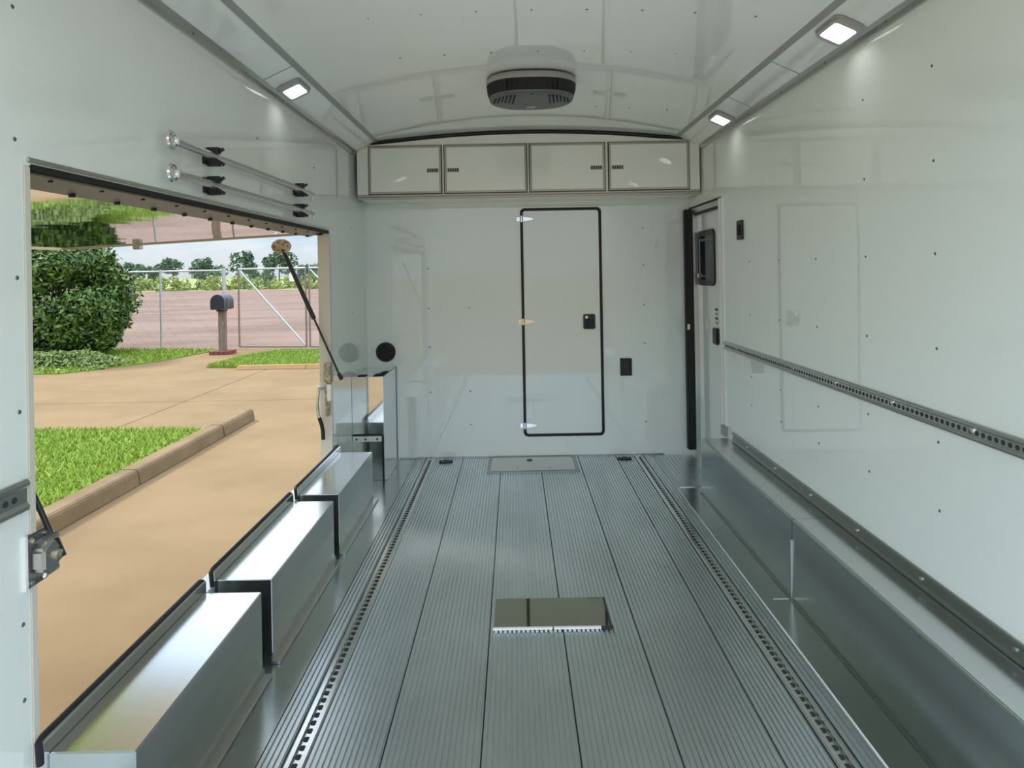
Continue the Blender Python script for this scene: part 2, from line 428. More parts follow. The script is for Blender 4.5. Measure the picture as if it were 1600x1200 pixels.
loft([(-0.034, 0.985), (-0.060, 0.975), (-0.094, 0.925)], A_, B_, 'vent_band', 'slot_black', ac)
loft([(-0.092, 0.935), (-0.098, 0.92), (-0.106, 0.84), (-0.112, 0.62), (-0.114, 0.3)], A_, B_, 'grille', 'grey_plastic', ac, cap=True)
for s_ in (-1, 1):
    for k in range(6):
        x = s_ * (0.085 + 0.019 * k); yy = -0.145 + 0.0028 * k * k; x2 = x + s_ * 0.012
        zt = -0.1165 + 0.0012 * k
        MB().extrude([(x - 0.0042, yy), (x + 0.0042, yy), (x2 + 0.0042, yy + 0.14 - 0.012 * k), (x2 - 0.0042, yy + 0.14 - 0.012 * k)], 'Z', zt, -0.098).build('slot', 'slot_black', ac)
for k in range(12):
    x = -0.132 + 0.024 * k
    MB().box(x - 0.002, x + 0.002, -0.196, -0.17, -0.088, -0.044).build('fin', 'black_plastic', ac)
MB().box(-0.022, 0.022, 0.05, 0.09, -0.117, -0.110).build('badge', 'light_grey_plastic', ac)
MB().tube((0, -0.165, -0.105), (0, -0.165, -0.112), 0.005).build('sensor', 'black_plastic', ac)
tag(ac, 'grey oval air conditioner with black vents hanging from the ceiling', 'air conditioner')

# ------------------------------------------------------------------ overhead cabinet
CY = 4.607
cab = empty('overhead_cabinet', (0, CY, 1.915))
def cb(mb, *a, **k):
    mb.v = [(x, y - CY, z - 1.915) for x, y, z in mb.v]; return mb.build(*a, **k)
cb(MB().box(-1.185, 1.205, CY + 0.014, YB - 0.001, 1.925, 2.30), 'body', 'cabinet_white', cab)
# face frame with clipped upper corners, following the crown of the ceiling
top = [(-1.10 + 2.22 * k / 12, zceil(min(1.05, max(-1.05, -1.10 + 2.22 * k / 12))) - 0.028) for k in range(13)]
fr = [(-1.19, 1.95), (1.205, 1.95), (1.205, 2.255)] + [(x, z) for x, z in reversed(top)] + [(-1.19, 2.245)]
cb(MB().extrude(fr, 'Y', CY + 0.004, CY + 0.016), 'face_frame', 'cabinet_white', cab)
for z0, z1, y0, mt in ((1.915, 1.930, CY - 0.006, 'warm_trim'), (1.934, 1.948, CY - 0.002, 'warm_trim')):
    cb(MB().box(-1.19, 1.205, y0, CY + 0.02, z0, z1), 'bottom_trim', mt, cab, bevel=0.003)
sl = MB()
tp = [(x, z + 0.016) for x, z in top]
sl.path([(x, CY + 0.002, z) for x, z in tp], 0.010, 8)
cb(sl, 'top_seal', 'black_rubber', cab, smooth=True)
doors = [(-1.105, -0.602, 1), (-0.577, -0.006, -1), (0.018, 0.540, 1), (0.570, 1.128, -1)]
for x0, x1, hs in doors:
    z0, z1 = 1.953, 2.285
    d = cb(MB().box(x0 + 0.012, x1 - 0.012, CY - 0.008, CY + 0.004, z0 + 0.012, z1 - 0.012), 'door', 'cabinet_white', cab, bevel=0.002)
    f = MB().ring([(x0, z0), (x1, z0), (x1, z1), (x0, z1)], [(x0 + 0.013, z0 + 0.013), (x1 - 0.013, z0 + 0.013), (x1 - 0.013, z1 - 0.013), (x0 + 0.013, z1 - 0.013)], 'Y', CY - 0.012, CY + 0.004)
    cb(f, 'door_frame', 'warm_trim', d, bevel=0.002)
    s = MB().ring([(x0 - 0.006, z0 - 0.005), (x1 + 0.006, z0 - 0.005), (x1 + 0.006, z1 + 0.005), (x0 - 0.006, z1 + 0.005)], [(x0, z0), (x1, z0), (x1, z1), (x0, z1)], 'Y', CY - 0.002, CY + 0.005)
    cb(s, 'door_gasket', 'gap_dark', d)
    xe = (x1 - 0.018) if hs > 0 else (x0 + 0.018)
    xa, xb = (xe - 0.082, xe) if hs > 0 else (xe, xe + 0.082)
    zc = 2.112
    l = cb(MB().box(xa, xb, CY - 0.011, CY - 0.007, zc - 0.014, zc + 0.014), 'latch', 'light_grey_plastic', d, bevel=0.001)
    mk = MB()
    for q in range(5):
        xx = xa + 0.007 + q * 0.0155
        mk.box(xx, xx + 0.008, CY - 0.0128, CY - 0.0108, zc - 0.010, zc + 0.010)
    cb(mk, 'latch_slots', 'dark_print', l)
tag(cab, 'white overhead cabinet with four framed doors above the end wall door', 'cabinet')

# ------------------------------------------------------------------ narrow door in the end wall
d1 = empty('door_1', (0.25, YB, 0.16)); d1['kind'] = 'structure'
tag(d1, 'narrow white door with black seal and three hinges in the end wall', 'door')
def dd(mb, *a, **k):
    mb.v = [(x - 0.25, y - YB, z - 0.16) for x, y, z in mb.v]; return mb.build(*a, **k)
X0, X1, Z0, Z1 = -0.043, 0.547, 0.163, 1.862
dd(MB().extrude(rrect(X0 + 0.012, X1 - 0.012, Z0 + 0.012, Z1 - 0.012, 0.018), 'Y', YB - 0.010, YB - 0.001), 'panel', 'gloss_white', d1, bevel=0.002)
dd(MB().ring(rrect(X0 - 0.010, X1 + 0.010, Z0 - 0.010, Z1 + 0.010, 0.034), rrect(X0 + 0.010, X1 - 0.010, Z0 + 0.010, Z1 - 0.010, 0.020), 'Y', YB - 0.008, YB - 0.001), 'seal', 'black_rubber', d1)
dd(MB().ring(rrect(X0 - 0.024, X1 + 0.024, Z0 - 0.024, Z1 + 0.024, 0.045), rrect(X0 - 0.010, X1 + 0.010, Z0 - 0.010, Z1 + 0.010, 0.034), 'Y', YB - 0.006, YB - 0.001), 'frame_trim', 'cabinet_white', d1, bevel=0.002)
for z in (1.79, 1.018, 0.238):
    h = dd(MB().tube((X0, YB - 0.014, z - 0.024), (X0, YB - 0.014, z + 0.024), 0.013, n=12), 'hinge', 'chrome', d1, smooth=True)
    dd(MB().extrude([(X0, z + 0.018), (X0, z - 0.018), (X0 + 0.04, z - 0.014), (X0 + 0.088, z - 0.005), (X0 + 0.088, z + 0.005), (X0 + 0.04, z + 0.014)], 'Y', YB - 0.018, YB - 0.009), 'strap', 'chrome', h, bevel=0.002)
    dd(MB().box(X0 - 0.035, X0, YB - 0.013, YB - 0.005, z - 0.016, z + 0.016), 'leaf', 'chrome', h, bevel=0.002)
lt = dd(MB().extrude(rrect(0.408, 0.498, 0.955, 1.068, 0.014), 'Y', YB - 0.024, YB - 0.009), 'latch', 'black_plastic', d1, bevel=0.004)
dd(MB().extrude(rrect(0.428, 0.484, 0.970, 1.030, 0.008), 'Y', YB - 0.029, YB - 0.023), 'paddle', 'black_rubber', lt, bevel=0.003)
dd(MB().tube((0.432, YB - 0.024, 1.046), (0.432, YB - 0.029, 1.046), 0.010, n=14), 'key_cylinder', 'chrome', lt)

o = empty('power_outlet', (0.725, YB, 0.665))
MB().extrude(rrect(-0.044, 0.044, -0.066, 0.066, 0.006), 'Y', -0.010, 0.0).build('cover_plate', 'black_plastic', o, bevel=0.002)
MB().ring(rrect(-0.030, 0.030, -0.054, 0.054, 0.004), rrect(-0.024, 0.024, -0.048, 0.048, 0.003), 'Y', -0.014, -0.009).build('socket_frame', 'slot_black', o)
tag(o, 'black rectangular power outlet on the end wall beside the door', 'outlet')
o = empty('wall_vent', (-1.081, YB, 0.808))
ring = lambda r, n=32: [(r * math.cos(2 * PI * k / n), r * math.sin(2 * PI * k / n)) for k in range(n)]
MB().ring(ring(0.074), ring(0.064), 'Y', -0.012, 0.0).build('rim', 'black_plastic', o)
MB().extrude(ring(0.065), 'Y', -0.004, 0.0).build('backing', 'slot_black', o)
for k in range(5):
    z = -0.044 + 0.022 * k; hw = math.sqrt(0.063 ** 2 - z * z)
    MB().box(-hw, hw, -0.0095, -0.003, z - 0.002, z + 0.002).build('louvre', 'black_plastic', o)
tag(o, 'round black vent on the end wall above the tall metal box', 'vent')

# ------------------------------------------------------------------ side door in the right wall
d2 = empty('door_2', (XW, (DY0 + DY1) / 2, 0.0)); d2['kind'] = 'structure'
tag(d2, 'white side entry door with dark window in the right wall', 'door')
def d2p(mb, *a, **k):
    mb.v = [(x - XW, y - (DY0 + DY1) / 2, z) for x, y, z in mb.v]; return mb.build(*a, **k)
XD = XW + 0.030
d2p(MB().box(XD, XD + 0.03, DY0 - 0.002, DY1 + 0.002, 0.0, DZ1), 'panel', 'gloss_white', d2)
fo = rrect(4.425, 4.85, 1.275, 1.665, 0.05); fi = rrect(4.465, 4.81, 1.315, 1.625, 0.03)
wf = d2p(MB().ring(fo, fi, 'X', XD - 0.011, XD), 'window_frame', 'black_plastic', d2, bevel=0.004)
d2p(MB().extrude(fi, 'X', XD - 0.007, XD - 0.001), 'pane', 'dark_glass', wf)
d2p(MB().box(XD - 0.010, XD - 0.005, 4.47, 4.805, 1.59, 1.605), 'slider_rail', 'grey_plastic', wf)
d2p(MB().box(XD - 0.010, XD - 0.005, 4.50, 4.78, 1.335, 1.348), 'slider_rail', 'grey_plastic', wf)
d2p(MB().box(XD - 0.022, XD - 0.012, 4.785, 4.80, 1.33, 1.36), 'window_catch', 'bright_post', wf)
js = d2p(MB().box(1.168, XD, 4.895, 4.945, 0.05, 1.835), 'jamb_seal', 'black_rubber', d2, bevel=0.004)
d2p(MB().box(1.16, 1.175, 4.885, 4.90, 0.90, 1.03), 'strike_block', 'black_plastic', js, bevel=0.002)
d2p(MB().box(1.172, 1.19, 4.880, 4.888, 0.945, 0.985), 'strike_plate', 'bright_post', js)
d2p(MB().box(XW - 0.002, XD, 4.855, 4.893, 0.02, 1.80), 'jamb_trim', 'trim_aluminium', d2, bevel=0.003)
d2p(MB().box(XW - 0.004, XD, DY0, 4.945, 1.80, 1.838), 'head_trim', 'trim_aluminium', d2, bevel=0.003)
d2p(MB().box(XW - 0.007, XW + 0.006, DY0, 4.945, 1.838, 1.850), 'head_seal', 'black_rubber', d2)
d2p(MB().box(XW + 0.004, XD, DY0, 4.86, 1.788, 1.80), 'head_seal', 'black_rubber', d2)
for y0, y1, xo in ((4.186, 4.214, 0.016), (4.148, 4.172, 0.010)):
    d2p(MB().box(XW - xo, XW + 0.004, y0, y1, 0.331, 1.842), 'post', 'bright_post', d2, bevel=0.004)
d2p(MB().box(XW - 0.022, XW + 0.002, 4.142, 4.218, 0.335, 0.40), 'post_foot', 'light_grey_plastic', d2, bevel=0.004)
lk_ = d2p(MB().box(XD - 0.022, XD, 4.37, 4.46, 0.885, 0.995), 'latch', 'black_plastic', d2, bevel=0.006)
for k in range(4):
    d2p(MB().box(XD - 0.003, XD, 4.40, 4.45, 1.02 + 0.03 * k, 1.036 + 0.03 * k), 'sticker_line', 'dark_print' if k % 2 else 'light_grey_plastic', d2)
sp = d2p(MB().box(0.93, XW, 4.22, 4.94, -0.0038, 0.0), 'threshold_plate', 'mill_aluminium', d2)
tm = MB()
for iy in range(24):
    for ix in range(10):
        x = 0.945 + ix * 0.028; y = 4.235 + iy * 0.029; a = PI / 4 if (ix + iy) % 2 else -PI / 4
        dx, dy = 0.010 * math.cos(a), 0.010 * math.sin(a); px, py = -dy * 0.25, dx * 0.25
        tm.poly([(x - dx, y - dy, 0.0001), (x + px, y + py, 0.0025), (x + dx, y + dy, 0.0001), (x - px, y - py, 0.0025)])
tt = d2p(tm, 'tread_bars', 'brushed_metal', sp); tt['kind'] = 'stuff'

o = empty('light_switch', (XW, 3.835, 1.615))
MB().extrude(rrect(-0.046, 0.046, -0.056, 0.056, 0.006), 'X', -0.012, 0.0).build('cover_plate', 'black_plastic', o, bevel=0.002)
MB().extrude(rrect(-0.018, 0.018, -0.03, 0.03, 0.003), 'X', -0.018, -0.011).build('rocker', 'slot_black', o, bevel=0.002)
tag(o, 'black light switch on the right wall beside the side door', 'switch')

# ------------------------------------------------------------------ rails on the walls
def etrack(name, x, sgn, y0, y1, z0, z1, label, mat_='trim_aluminium', holes=True, cat='rail'):
    t = empty(name, (x, y1, (z0 + z1) / 2))
    h = (z1 - z0) / 2
    q = lambda u: -sgn * u
    prof = [(0, -h), (q(0.010), -h), (q(0.013), -h * 0.72), (q(0.006), -h * 0.5), (q(0.006), h * 0.38), (q(0.013), h * 0.6), (q(0.013), h * 0.82), (q(0.008), h), (0, h)]
    MB().extrude(prof, 'Y', y0 - y1, 0).build('channel', mat_, t)
    if holes:
        hm = MB(); y = y0 - y1 + 0.02
        while y < -0.03:
            hm.tube((q(0.0050), y, -0.002), (q(0.0072), y, -0.002), min(0.0075, h * 0.3), n=8); y += 0.0255
        hh = hm.build('slot_holes', 'gap_dark', t); hh['kind'] = 'stuff'
    y = -0.25
    while y > y0 - y1:
        MB().tube((q(0.005), y, h * 0.1), (q(0.010), y, h * 0.1), 0.007, n=8).build('bolt', 'chrome', t); y -= 0.405
    return tag(t, label, cat)
etrack('tie_down_rail', XW, 1, YR, 4.18, 0.884, 0.936, 'long slotted aluminium tie-down rail along the right wall')
etrack('tie_down_rail', -XW, -1, YR, 1.493, 0.875, 0.945, 'short slotted tie-down rail on the left wall beside the hatch opening')
etrack('wall_base_rail', XW, 1, YR, 4.03, 0.334, 0.392, 'dark aluminium rail on the right wall just above the metal side box', 'dark_aluminium', False)

# ------------------------------------------------------------------ right wheel box
rb = empty('side_box', (1.13, 2.5, 0.0))
def rbp(mb, *a, **k):
    mb.v = [(x - 1.13, y - 2.5, z) for x, y, z in mb.v]; return mb.build(*a, **k)
for y0, y1 in ((YR, 2.778), (2.782, 4.12)):
    rbp(MB().extrude([(1.042, -0.004), (1.219, -0.004), (1.219, 0.331), (1.055, 0.331), (1.050, 0.326)], 'Y', y0, y1), 'panel', 'dark_sheet', rb)
for y0, y1 in ((YR, 2.779), (2.781, 4.12)):
    rbp(MB().box(1.060, 1.219, y0, y1, 0.3312, 0.3325), 'cap_sheet', 'brushed_metal', rb)
rbp(MB().box(1.0405, 1.0475, 2.777, 2.783, 0.0, 0.245), 'joint_strip', 'trim_aluminium', rb)
rbp(MB().box(0.965, 1.040, 2.778, 2.782, -0.0038, -0.0015), 'joint_strip', 'trim_aluminium', rb)
rbp(MB().box(1.030, 1.043, YR, 4.12, -0.0038, -0.002), 'foot', 'dark_aluminium', rb)
tag(rb, 'long low grey metal wheel box along the right wall', 'wheel box')

# ------------------------------------------------------------------ removable fender boxes, left
FX0, FX1, FZ = -1.197, -0.998, 0.300
def fender(y0, y1, label):
    L = y1 - y0
    t = empty('fender_box', ((FX0 + FX1) / 2, y0, 0.0)); cx = (FX0 + FX1) / 2
    def p(mb, *a, **k):
        mb.v = [(x - cx, y, z) for x, y, z in mb.v]; return mb.build(*a, **k)
    p(MB().box(FX0, FX1, 0, L, 0.0, FZ), 'body', 'polished_metal', t, bevel=0.0025)
    p(MB().box(FX0 + 0.004, FX1 - 0.002, -0.0015, 0.002, 0.0, FZ - 0.002), 'end_panel', 'brushed_metal', t)
    p(MB().extrude([(FX1, 0.0), (FX1 + 0.030, 0.0), (FX1 + 0.030, 0.008), (FX1 + 0.026, 0.0095), (FX1 + 0.003, 0.0095), (FX1, 0.03)], 'Y', -0.012, L + 0.012), 'foot_flange', 'trim_aluminium', t)
    p(MB().extrude([(FX0 - 0.012, 0.24), (FX0, 0.24), (FX0, FZ + 0.032), (FX0 - 0.012, FZ + 0.038)], 'Y', -0.016, L + 0.016), 'lip', 'brushed_metal', t)
    p(MB().path([(FX0 - 0.008, -0.018, 0.285), (FX0 - 0.012, -0.018, FZ + 0.036), (FX0 - 0.014, 0.0, FZ + 0.040), (FX0 - 0.014, L, FZ + 0.040), (FX0 - 0.012, L + 0.018, FZ + 0.03)], 0.0075, 8), 'seal', 'black_rubber', t, smooth=True)
    return tag(t, label, 'fender box', 'removable metal fender boxes along the hatch opening')
fender(1.525, 2.285, 'shiny metal fender box at the hatch opening, nearest the camera')
fender(2.380, 3.195, 'shiny metal fender box in the middle of the row at the hatch opening')
fender(3.290, 4.065, 'shiny metal fender box farthest from the camera, next to the tall metal box')

tb = empty('corner_box', (-1.112, 4.717, 0.0))
def tp_(mb, *a, **k):
    mb.v = [(x + 1.112, y - 4.717, z) for x, y, z in mb.v]; return mb.build(*a, **k)
TX0, TX1, TY0 = -1.2185, -1.006, 4.467
tp_(MB().box(TX0, TX1, TY0, YB - 0.002, 0.0, 0.70), 'body', 'bright_sheet', tb, bevel=0.0025)
tp_(MB().path([(TX0 + 0.001, TY0 - 0.004, 0.306), (TX1 - 0.012, TY0 - 0.004, 0.306), (TX1 - 0.006, TY0 - 0.004, 0.296), (TX1 - 0.006, TY0 - 0.004, 0.004)], 0.0065, 8), 'seal', 'black_rubber', tb, smooth=True)
tp_(MB().box(TX0 + 0.002, TX1 - 0.016, TY0 - 0.006, TY0, 0.262, 0.296), 'mounting_strip', 'bright_post', tb)
for x in (-1.19, -1.13, -1.05):
    tp_(MB().tube((x, TY0 - 0.009, 0.279), (x, TY0 - 0.005, 0.279), 0.008, n=10), 'bolt', 'screw_grey', tb)
tp_(MB().box(TX1, TX1 + 0.02, TY0 - 0.004, YB - 0.004, 0.0, 0.004), 'foot_flange', 'trim_aluminium', tb)
tp_(MB().path([(TX1 + 0.001, TY0 + 0.01, 0.70), (TX1 + 0.001, YB - 0.006, 0.70), (TX1 + 0.001, YB - 0.006, 0.0)], 0.004, 6), 'edge_seal', 'dark_aluminium', tb)
for x, dy in ((-1.155, 0.06), (-1.05, 0.10)):
    tp_(MB().box(x - 0.028, x + 0.028, TY0 + 0.02, TY0 + 0.02 + dy, 0.70, 0.706), 'rubber_pad', 'black_rubber', tb, bevel=0.002)
tag(tb, 'tall polished metal box in the far left corner', 'metal box')

# ------------------------------------------------------------------ floor hatches and tie-down rings
h = empty('floor_hatch', (0.005, 4.765, 0.0))
MB().ring(rrect(-0.322, 0.322, -0.192, 0.192, 0.01), rrect(-0.300, 0.300, -0.170, 0.170, 0.01), 'Z', 0.0005, 0.004).build('frame', 'dark_aluminium', h)
MB().extrude(rrect(-0.294, 0.294, -0.164, 0.164, 0.008), 'Z', 0.0005, 0.0055).build('lid', 'trim_aluminium', h)
MB().ring(ring(0.022, 18), ring(0.012, 18), 'Z', 0.0055, 0.009).build('pull_ring', 'black_plastic', h).location = (-0.02, 0.09, 0)
for x in (-0.11, 0.12):
    inst('screw', SCREW, (x, -0.10, 0.0055), h)
tag(h, 'grey framed hatch lid set in the floor below the end wall door', 'floor hatch')
h = empty('floor_hatch', (0.022, 2.688, 0.0))
MB().box(-0.226, 0.226, -0.112, 0.116, 0.0005, 0.005).build('lid', 'smoked_mirror', h, bevel=0.001)
MB().box(-0.232, 0.0, -0.126, -0.113, 0.0005, 0.008).build('front_edge', 'bright_post', h, bevel=0.001)
MB().box(0.006, 0.19, -0.126, -0.113, 0.0005, 0.008).build('front_edge', 'bright_post', h, bevel=0.001)
MB().box(0.19, 0.238, -0.126, -0.113, 0.0005, 0.006).build('hinge_end', 'gap_dark', h)
MB().box(0.2265, 0.233, -0.112, 0.118, 0.0005, 0.004).build('side_gap', 'gap_dark', h)
tag(h, 'mirror-polished rectangular hatch lid in the middle of the floor', 'floor hatch')
for x, w_ in ((-0.632, 'left'), (0.688, 'right')):
    r_ = empty('tie_down_ring', (x, 4.868, 0.0))
    MB().extrude(rrect(-0.05, 0.05, -0.034, 0.034, 0.012), 'Z', 0.0005, 0.004).build('plate', 'gap_dark', r_)
    MB().path([(0.03 * math.cos(a * PI / 8), 0.002 + 0.022 * math.sin(a * PI / 8), 0.008) for a in range(17)], 0.004, 6).build('ring', 'dark_aluminium', r_, smooth=True)
    tag(r_, 'small dark tie-down ring in the floor, %s of the framed floor hatch' % w_, 'tie-down ring')

# ------------------------------------------------------------------ prop rods on the left wall
def eye(mb, c, r, rr):
    return mb.path([(c[0], c[1] + r * math.cos(2 * PI * k / 14), c[2] + r * math.sin(2 * PI * k / 14)) for k in range(14)], rr, 6, True)
for z, lab in ((1.832, 'upper telescopic metal prop rod clipped to the wall above the hatch opening'), (1.727, 'lower telescopic metal prop rod clipped to the wall above the hatch opening')):
    t = empty('prop_rod', (-1.184, 2.10, z))
    MB().tube((0, 0.02, 0), (0, 1.30, 0), 0.0135, n=14).build('outer_tube', 'trim_aluminium', t, smooth=True)
    MB().tube((0, 1.28, 0), (0, 1.47, 0), 0.0095, n=12).build('inner_tube', 'trim_aluminium', t, smooth=True)
    eye(MB(), (0, -0.006, 0), 0.024, 0.0075).build('end_ring', 'chrome', t, smooth=True)
    MB().tube((0, 1.465, -0.03), (0, 1.465, 0.02), 0.006, n=8).build('end_pin', 'trim_aluminium', t)
    tag(t, lab, 'rod', 'prop rods on the left wall')
    for y in (2.405, 3.375):
        c_ = MB()
        for s_ in (-1, 1):
            pts = [(-XW + 0.002, y, z + s_ * 0.020), (-XW + 0.03, y, z + s_ * 0.026), (-XW + 0.055, y, z + s_ * 0.022), (-XW + 0.066, y, z + s_ * 0.030)]
            c_.path(pts, 0.0065, 8)
        c_.box(-XW, -XW + 0.010, y - 0.03, y + 0.03, z - 0.028, z + 0.028)
        c_.box(-XW + 0.008, -XW + 0.05, y - 0.012, y + 0.012, z + 0.012, z + 0.034)
        c_.box(-XW + 0.008, -XW + 0.05, y - 0.012, y + 0.012, z - 0.034, z - 0.012)
        c_.build('rod_clip', 'black_plastic', wall_left, smooth=False)

# ------------------------------------------------------------------ lifted hatch door (awning) on the left
d3 = empty('door_3', (-XW - 0.04, OY0, OZ1)); d3['kind'] = 'structure'
tag(d3, 'lift-up side hatch door with mirror-like underside, held open over the driveway', 'door')
LD = 1.58; DR = math.radians(2.6)
d3.rotation_euler = (0, -DR, 0)
HL = OY1 - OY0
MB().box(-LD, -0.03, 0.0, HL - 0.02, -0.006, 0.034).build('panel', 'exterior_white', d3)
MB().box(-LD + 0.03, -0.05, 0.03, HL - 0.05, -0.0095, -0.004).build('inner_skin', 'mirror_metal', d3)
MB().box(-LD - 0.004, -0.03, HL - 0.048, HL - 0.016, -0.016, 0.036).build('edge_frame', 'dark_aluminium', d3, bevel=0.003)
MB().box(-LD - 0.004, -0.03, -0.002, 0.03, -0.016, 0.036).build('edge_frame', 'dark_aluminium', d3, bevel=0.003)
MB().box(-LD - 0.006, -LD + 0.034, 0.0, HL - 0.018, -0.016, 0.036).build('edge_frame', 'bright_post', d3, bevel=0.003)
hg = MB().extrude([(0.028, -0.006), (0.020, 0.0), (-0.075, -0.020), (-0.075, -0.028)], 'Y', 0.02, HL - 0.02).build('hinge_strip', 'hinge_grey', d3)
for k in range(12):
    y = 0.10 + k * (HL - 0.2) / 11
    MB().tube((-0.062, y, -0.034), (-0.062, y, -0.024), 0.009, n=8).build('hinge_bolt', 'black_plastic', d3)
    MB().tube((-0.010, y + 0.05, -0.018), (-0.010, y + 0.05, -0.008), 0.006, n=8).build('hinge_bolt', 'black_plastic', d3)
MB().path([(-0.03, HL - 0.05, -0.01), (0.0, HL - 0.03, -0.012), (0.012, HL - 0.02, 0.0), (0.016, HL - 0.008, 0.012)], 0.013, 8).build('hinge_cap', 'black_rubber', d3, smooth=True)
MB().box(-1.12, -1.08, HL - 0.06, HL - 0.014, -0.04, -0.016).build('catch', 'dark_aluminium', d3, bevel=0.003)

def strut(y, lo, hi, label, near):
    t = empty('gas_strut', lo)
    a = Vector((0, 0, 0)); b = Vector(hi) - Vector(lo); d_ = b.normalized(); L = b.length
    MB().tube(a, a + d_ * (L * 0.5), 0.0062, n=12).build('piston_rod', 'black_plastic', t, smooth=True)
    MB().tube(a + d_ * (L * 0.46), b, 0.0135, n=14).build('cylinder', 'black_plastic', t, smooth=True)
    MB().tube(a - d_ * 0.012, a + d_ * 0.03, 0.012, n=10).build('end_fitting', 'black_plastic', t, smooth=True)
    if not near:
        pts = [(0.062 * math.cos(2 * PI * k / 10), 0.045 * math.sin(2 * PI * k / 10)) for k in range(10)]
        mb = MB().extrude(pts, 'Y', -0.012, -0.004); mb.v = [(x + b.x - 0.006, yy + b.y, z + b.z + 0.018) for x, yy, z in mb.v]
        pl = mb.build('upper_bracket', 'zinc_gold', t, bevel=0.003)
        for k in range(6):
            mb = MB().tube((b.x - 0.006 + 0.04 * math.cos(k * PI / 3), b.y - 0.016, b.z + 0.018 + 0.026 * math.sin(k * PI / 3)), (b.x - 0.006 + 0.04 * math.cos(k * PI / 3), b.y - 0.011, b.z + 0.018 + 0.026 * math.sin(k * PI / 3)), 0.006, n=8)
            mb.build('rivet', 'screw_grey', pl)
        MB().box(-0.058, 0.010, 0.014, 0.020, -0.022, 0.012).build('lower_bracket', 'trim_aluminium', t, bevel=0.002)
    else:
        # square plate screwed on the wall with a swivel bracket
        pl = MB().box(-0.036, -0.027, -0.064, 0.004, -0.058, 0.062).build('wall_plate', 'screw_grey', t, bevel=0.002)
        MB().box(-0.037, -0.026, -0.070, -0.063, -0.060, 0.064).build('plate_edge', 'bright_post', pl)
        for yy in (-0.054, -0.006):
            for zz in (-0.046, 0.05):
                MB().tube((-0.028, yy, zz), (-0.022, yy, zz), 0.006, n=8).build('bolt', 'chrome', pl)
        k_ = MB().extrude([(-0.055, -0.022), (-0.02, -0.042), (0.004, -0.018), (0.014, 0.0), (0.004, 0.02), (-0.02, 0.044), (-0.055, 0.026)], 'X', -0.028, 0.004)
        kb = k_.build('swivel_bracket', 'trim_aluminium', t, bevel=0.006)
        MB().tube((0.0, -0.012, 0.0), (0.011, -0.012, 0.0), 0.012, n=14).build('pivot_bolt', 'zinc_gold', kb)
        for zz in (-0.034, 0.036):
            MB().tube((-0.016, -0.036, zz), (-0.016, 0.008, zz), 0.012, n=10).build('hinge_barrel', 'chrome', kb, smooth=True)
    return tag(t, label, 'gas strut', 'gas struts of the hatch door')
strut(3.955, (-1.156, 3.958, 0.776), (-1.49, 3.958, 1.553), 'black gas strut at the far end of the hatch opening beside the tall metal box', False)
strut(1.55, (-1.186, 1.553, 0.752), (-1.52, 1.553, 1.545), 'black gas strut on a shiny square plate at the near edge of the hatch opening', True)

# cam latch on the far jamb
cl = empty('cam_latch', (-1.245, OY1 - 0.01, 0.70))
MB().box(-0.012, 0.034, -0.030, 0.0, 0.05, 0.165).build('plate', 'zinc_gold', cl, bevel=0.003)
MB().box(-0.006, 0.018, -0.034, -0.004, -0.155, 0.06).build('hasp', 'zinc_gold', cl, bevel=0.008)
MB().box(0.008, 0.032, -0.038, -0.004, -0.06, 0.04).build('keeper', 'bright_post', cl, bevel=0.003)
MB().box(0.010, 0.028, -0.037, -0.006, 0.09, 0.150).build('roller', 'dark_aluminium', cl, bevel=0.003)
MB().tube((-0.03, -0.05, 0.015), (0.0, -0.02, 0.02), 0.009, n=10).build('pivot', 'chrome', cl)
hd = MB().path([(-0.036, -0.05, 0.03), (-0.040, -0.05, -0.02), (-0.046, -0.05, -0.08), (-0.040, -0.05, -0.14), (-0.034, -0.05, -0.165)], 0.009, 10).build('handle', 'chrome', cl, smooth=True)
MB().path([(-0.036, -0.05, -0.155), (-0.024, -0.05, -0.19), (-0.016, -0.05, -0.23), (-0.014, -0.05, -0.285)], 0.0115, 10).build('grip', 'black_rubber', hd, smooth=True)
tag(cl, 'brass-coloured cam latch with black-gripped handle on the far jamb of the hatch opening', 'latch')

# ------------------------------------------------------------------ rear ramp and outside skin
ZG = -0.55
rp = MB().extrude([(YR - 0.02, -0.02), (YR - 0.02, -0.09), (-1.25, ZG + 0.012), (-1.25, ZG + 0.045)], 'X', -1.16, 1.16).build('loading_ramp', 'ramp_deck')
tag(rp, 'lowered grey loading ramp at the open rear of the trailer', 'ramp')
for k in range(8):
    f_ = (k + 0.5) / 8; y = YR - 0.02 - f_ * (YR - 0.02 + 1.25); z = -0.02 + f_ * (ZG + 0.045 + 0.02)
    MB().box(-1.1, 1.1, y - 0.012, y + 0.012, z, z + 0.012).build('cleat', 'trim_aluminium', rp)

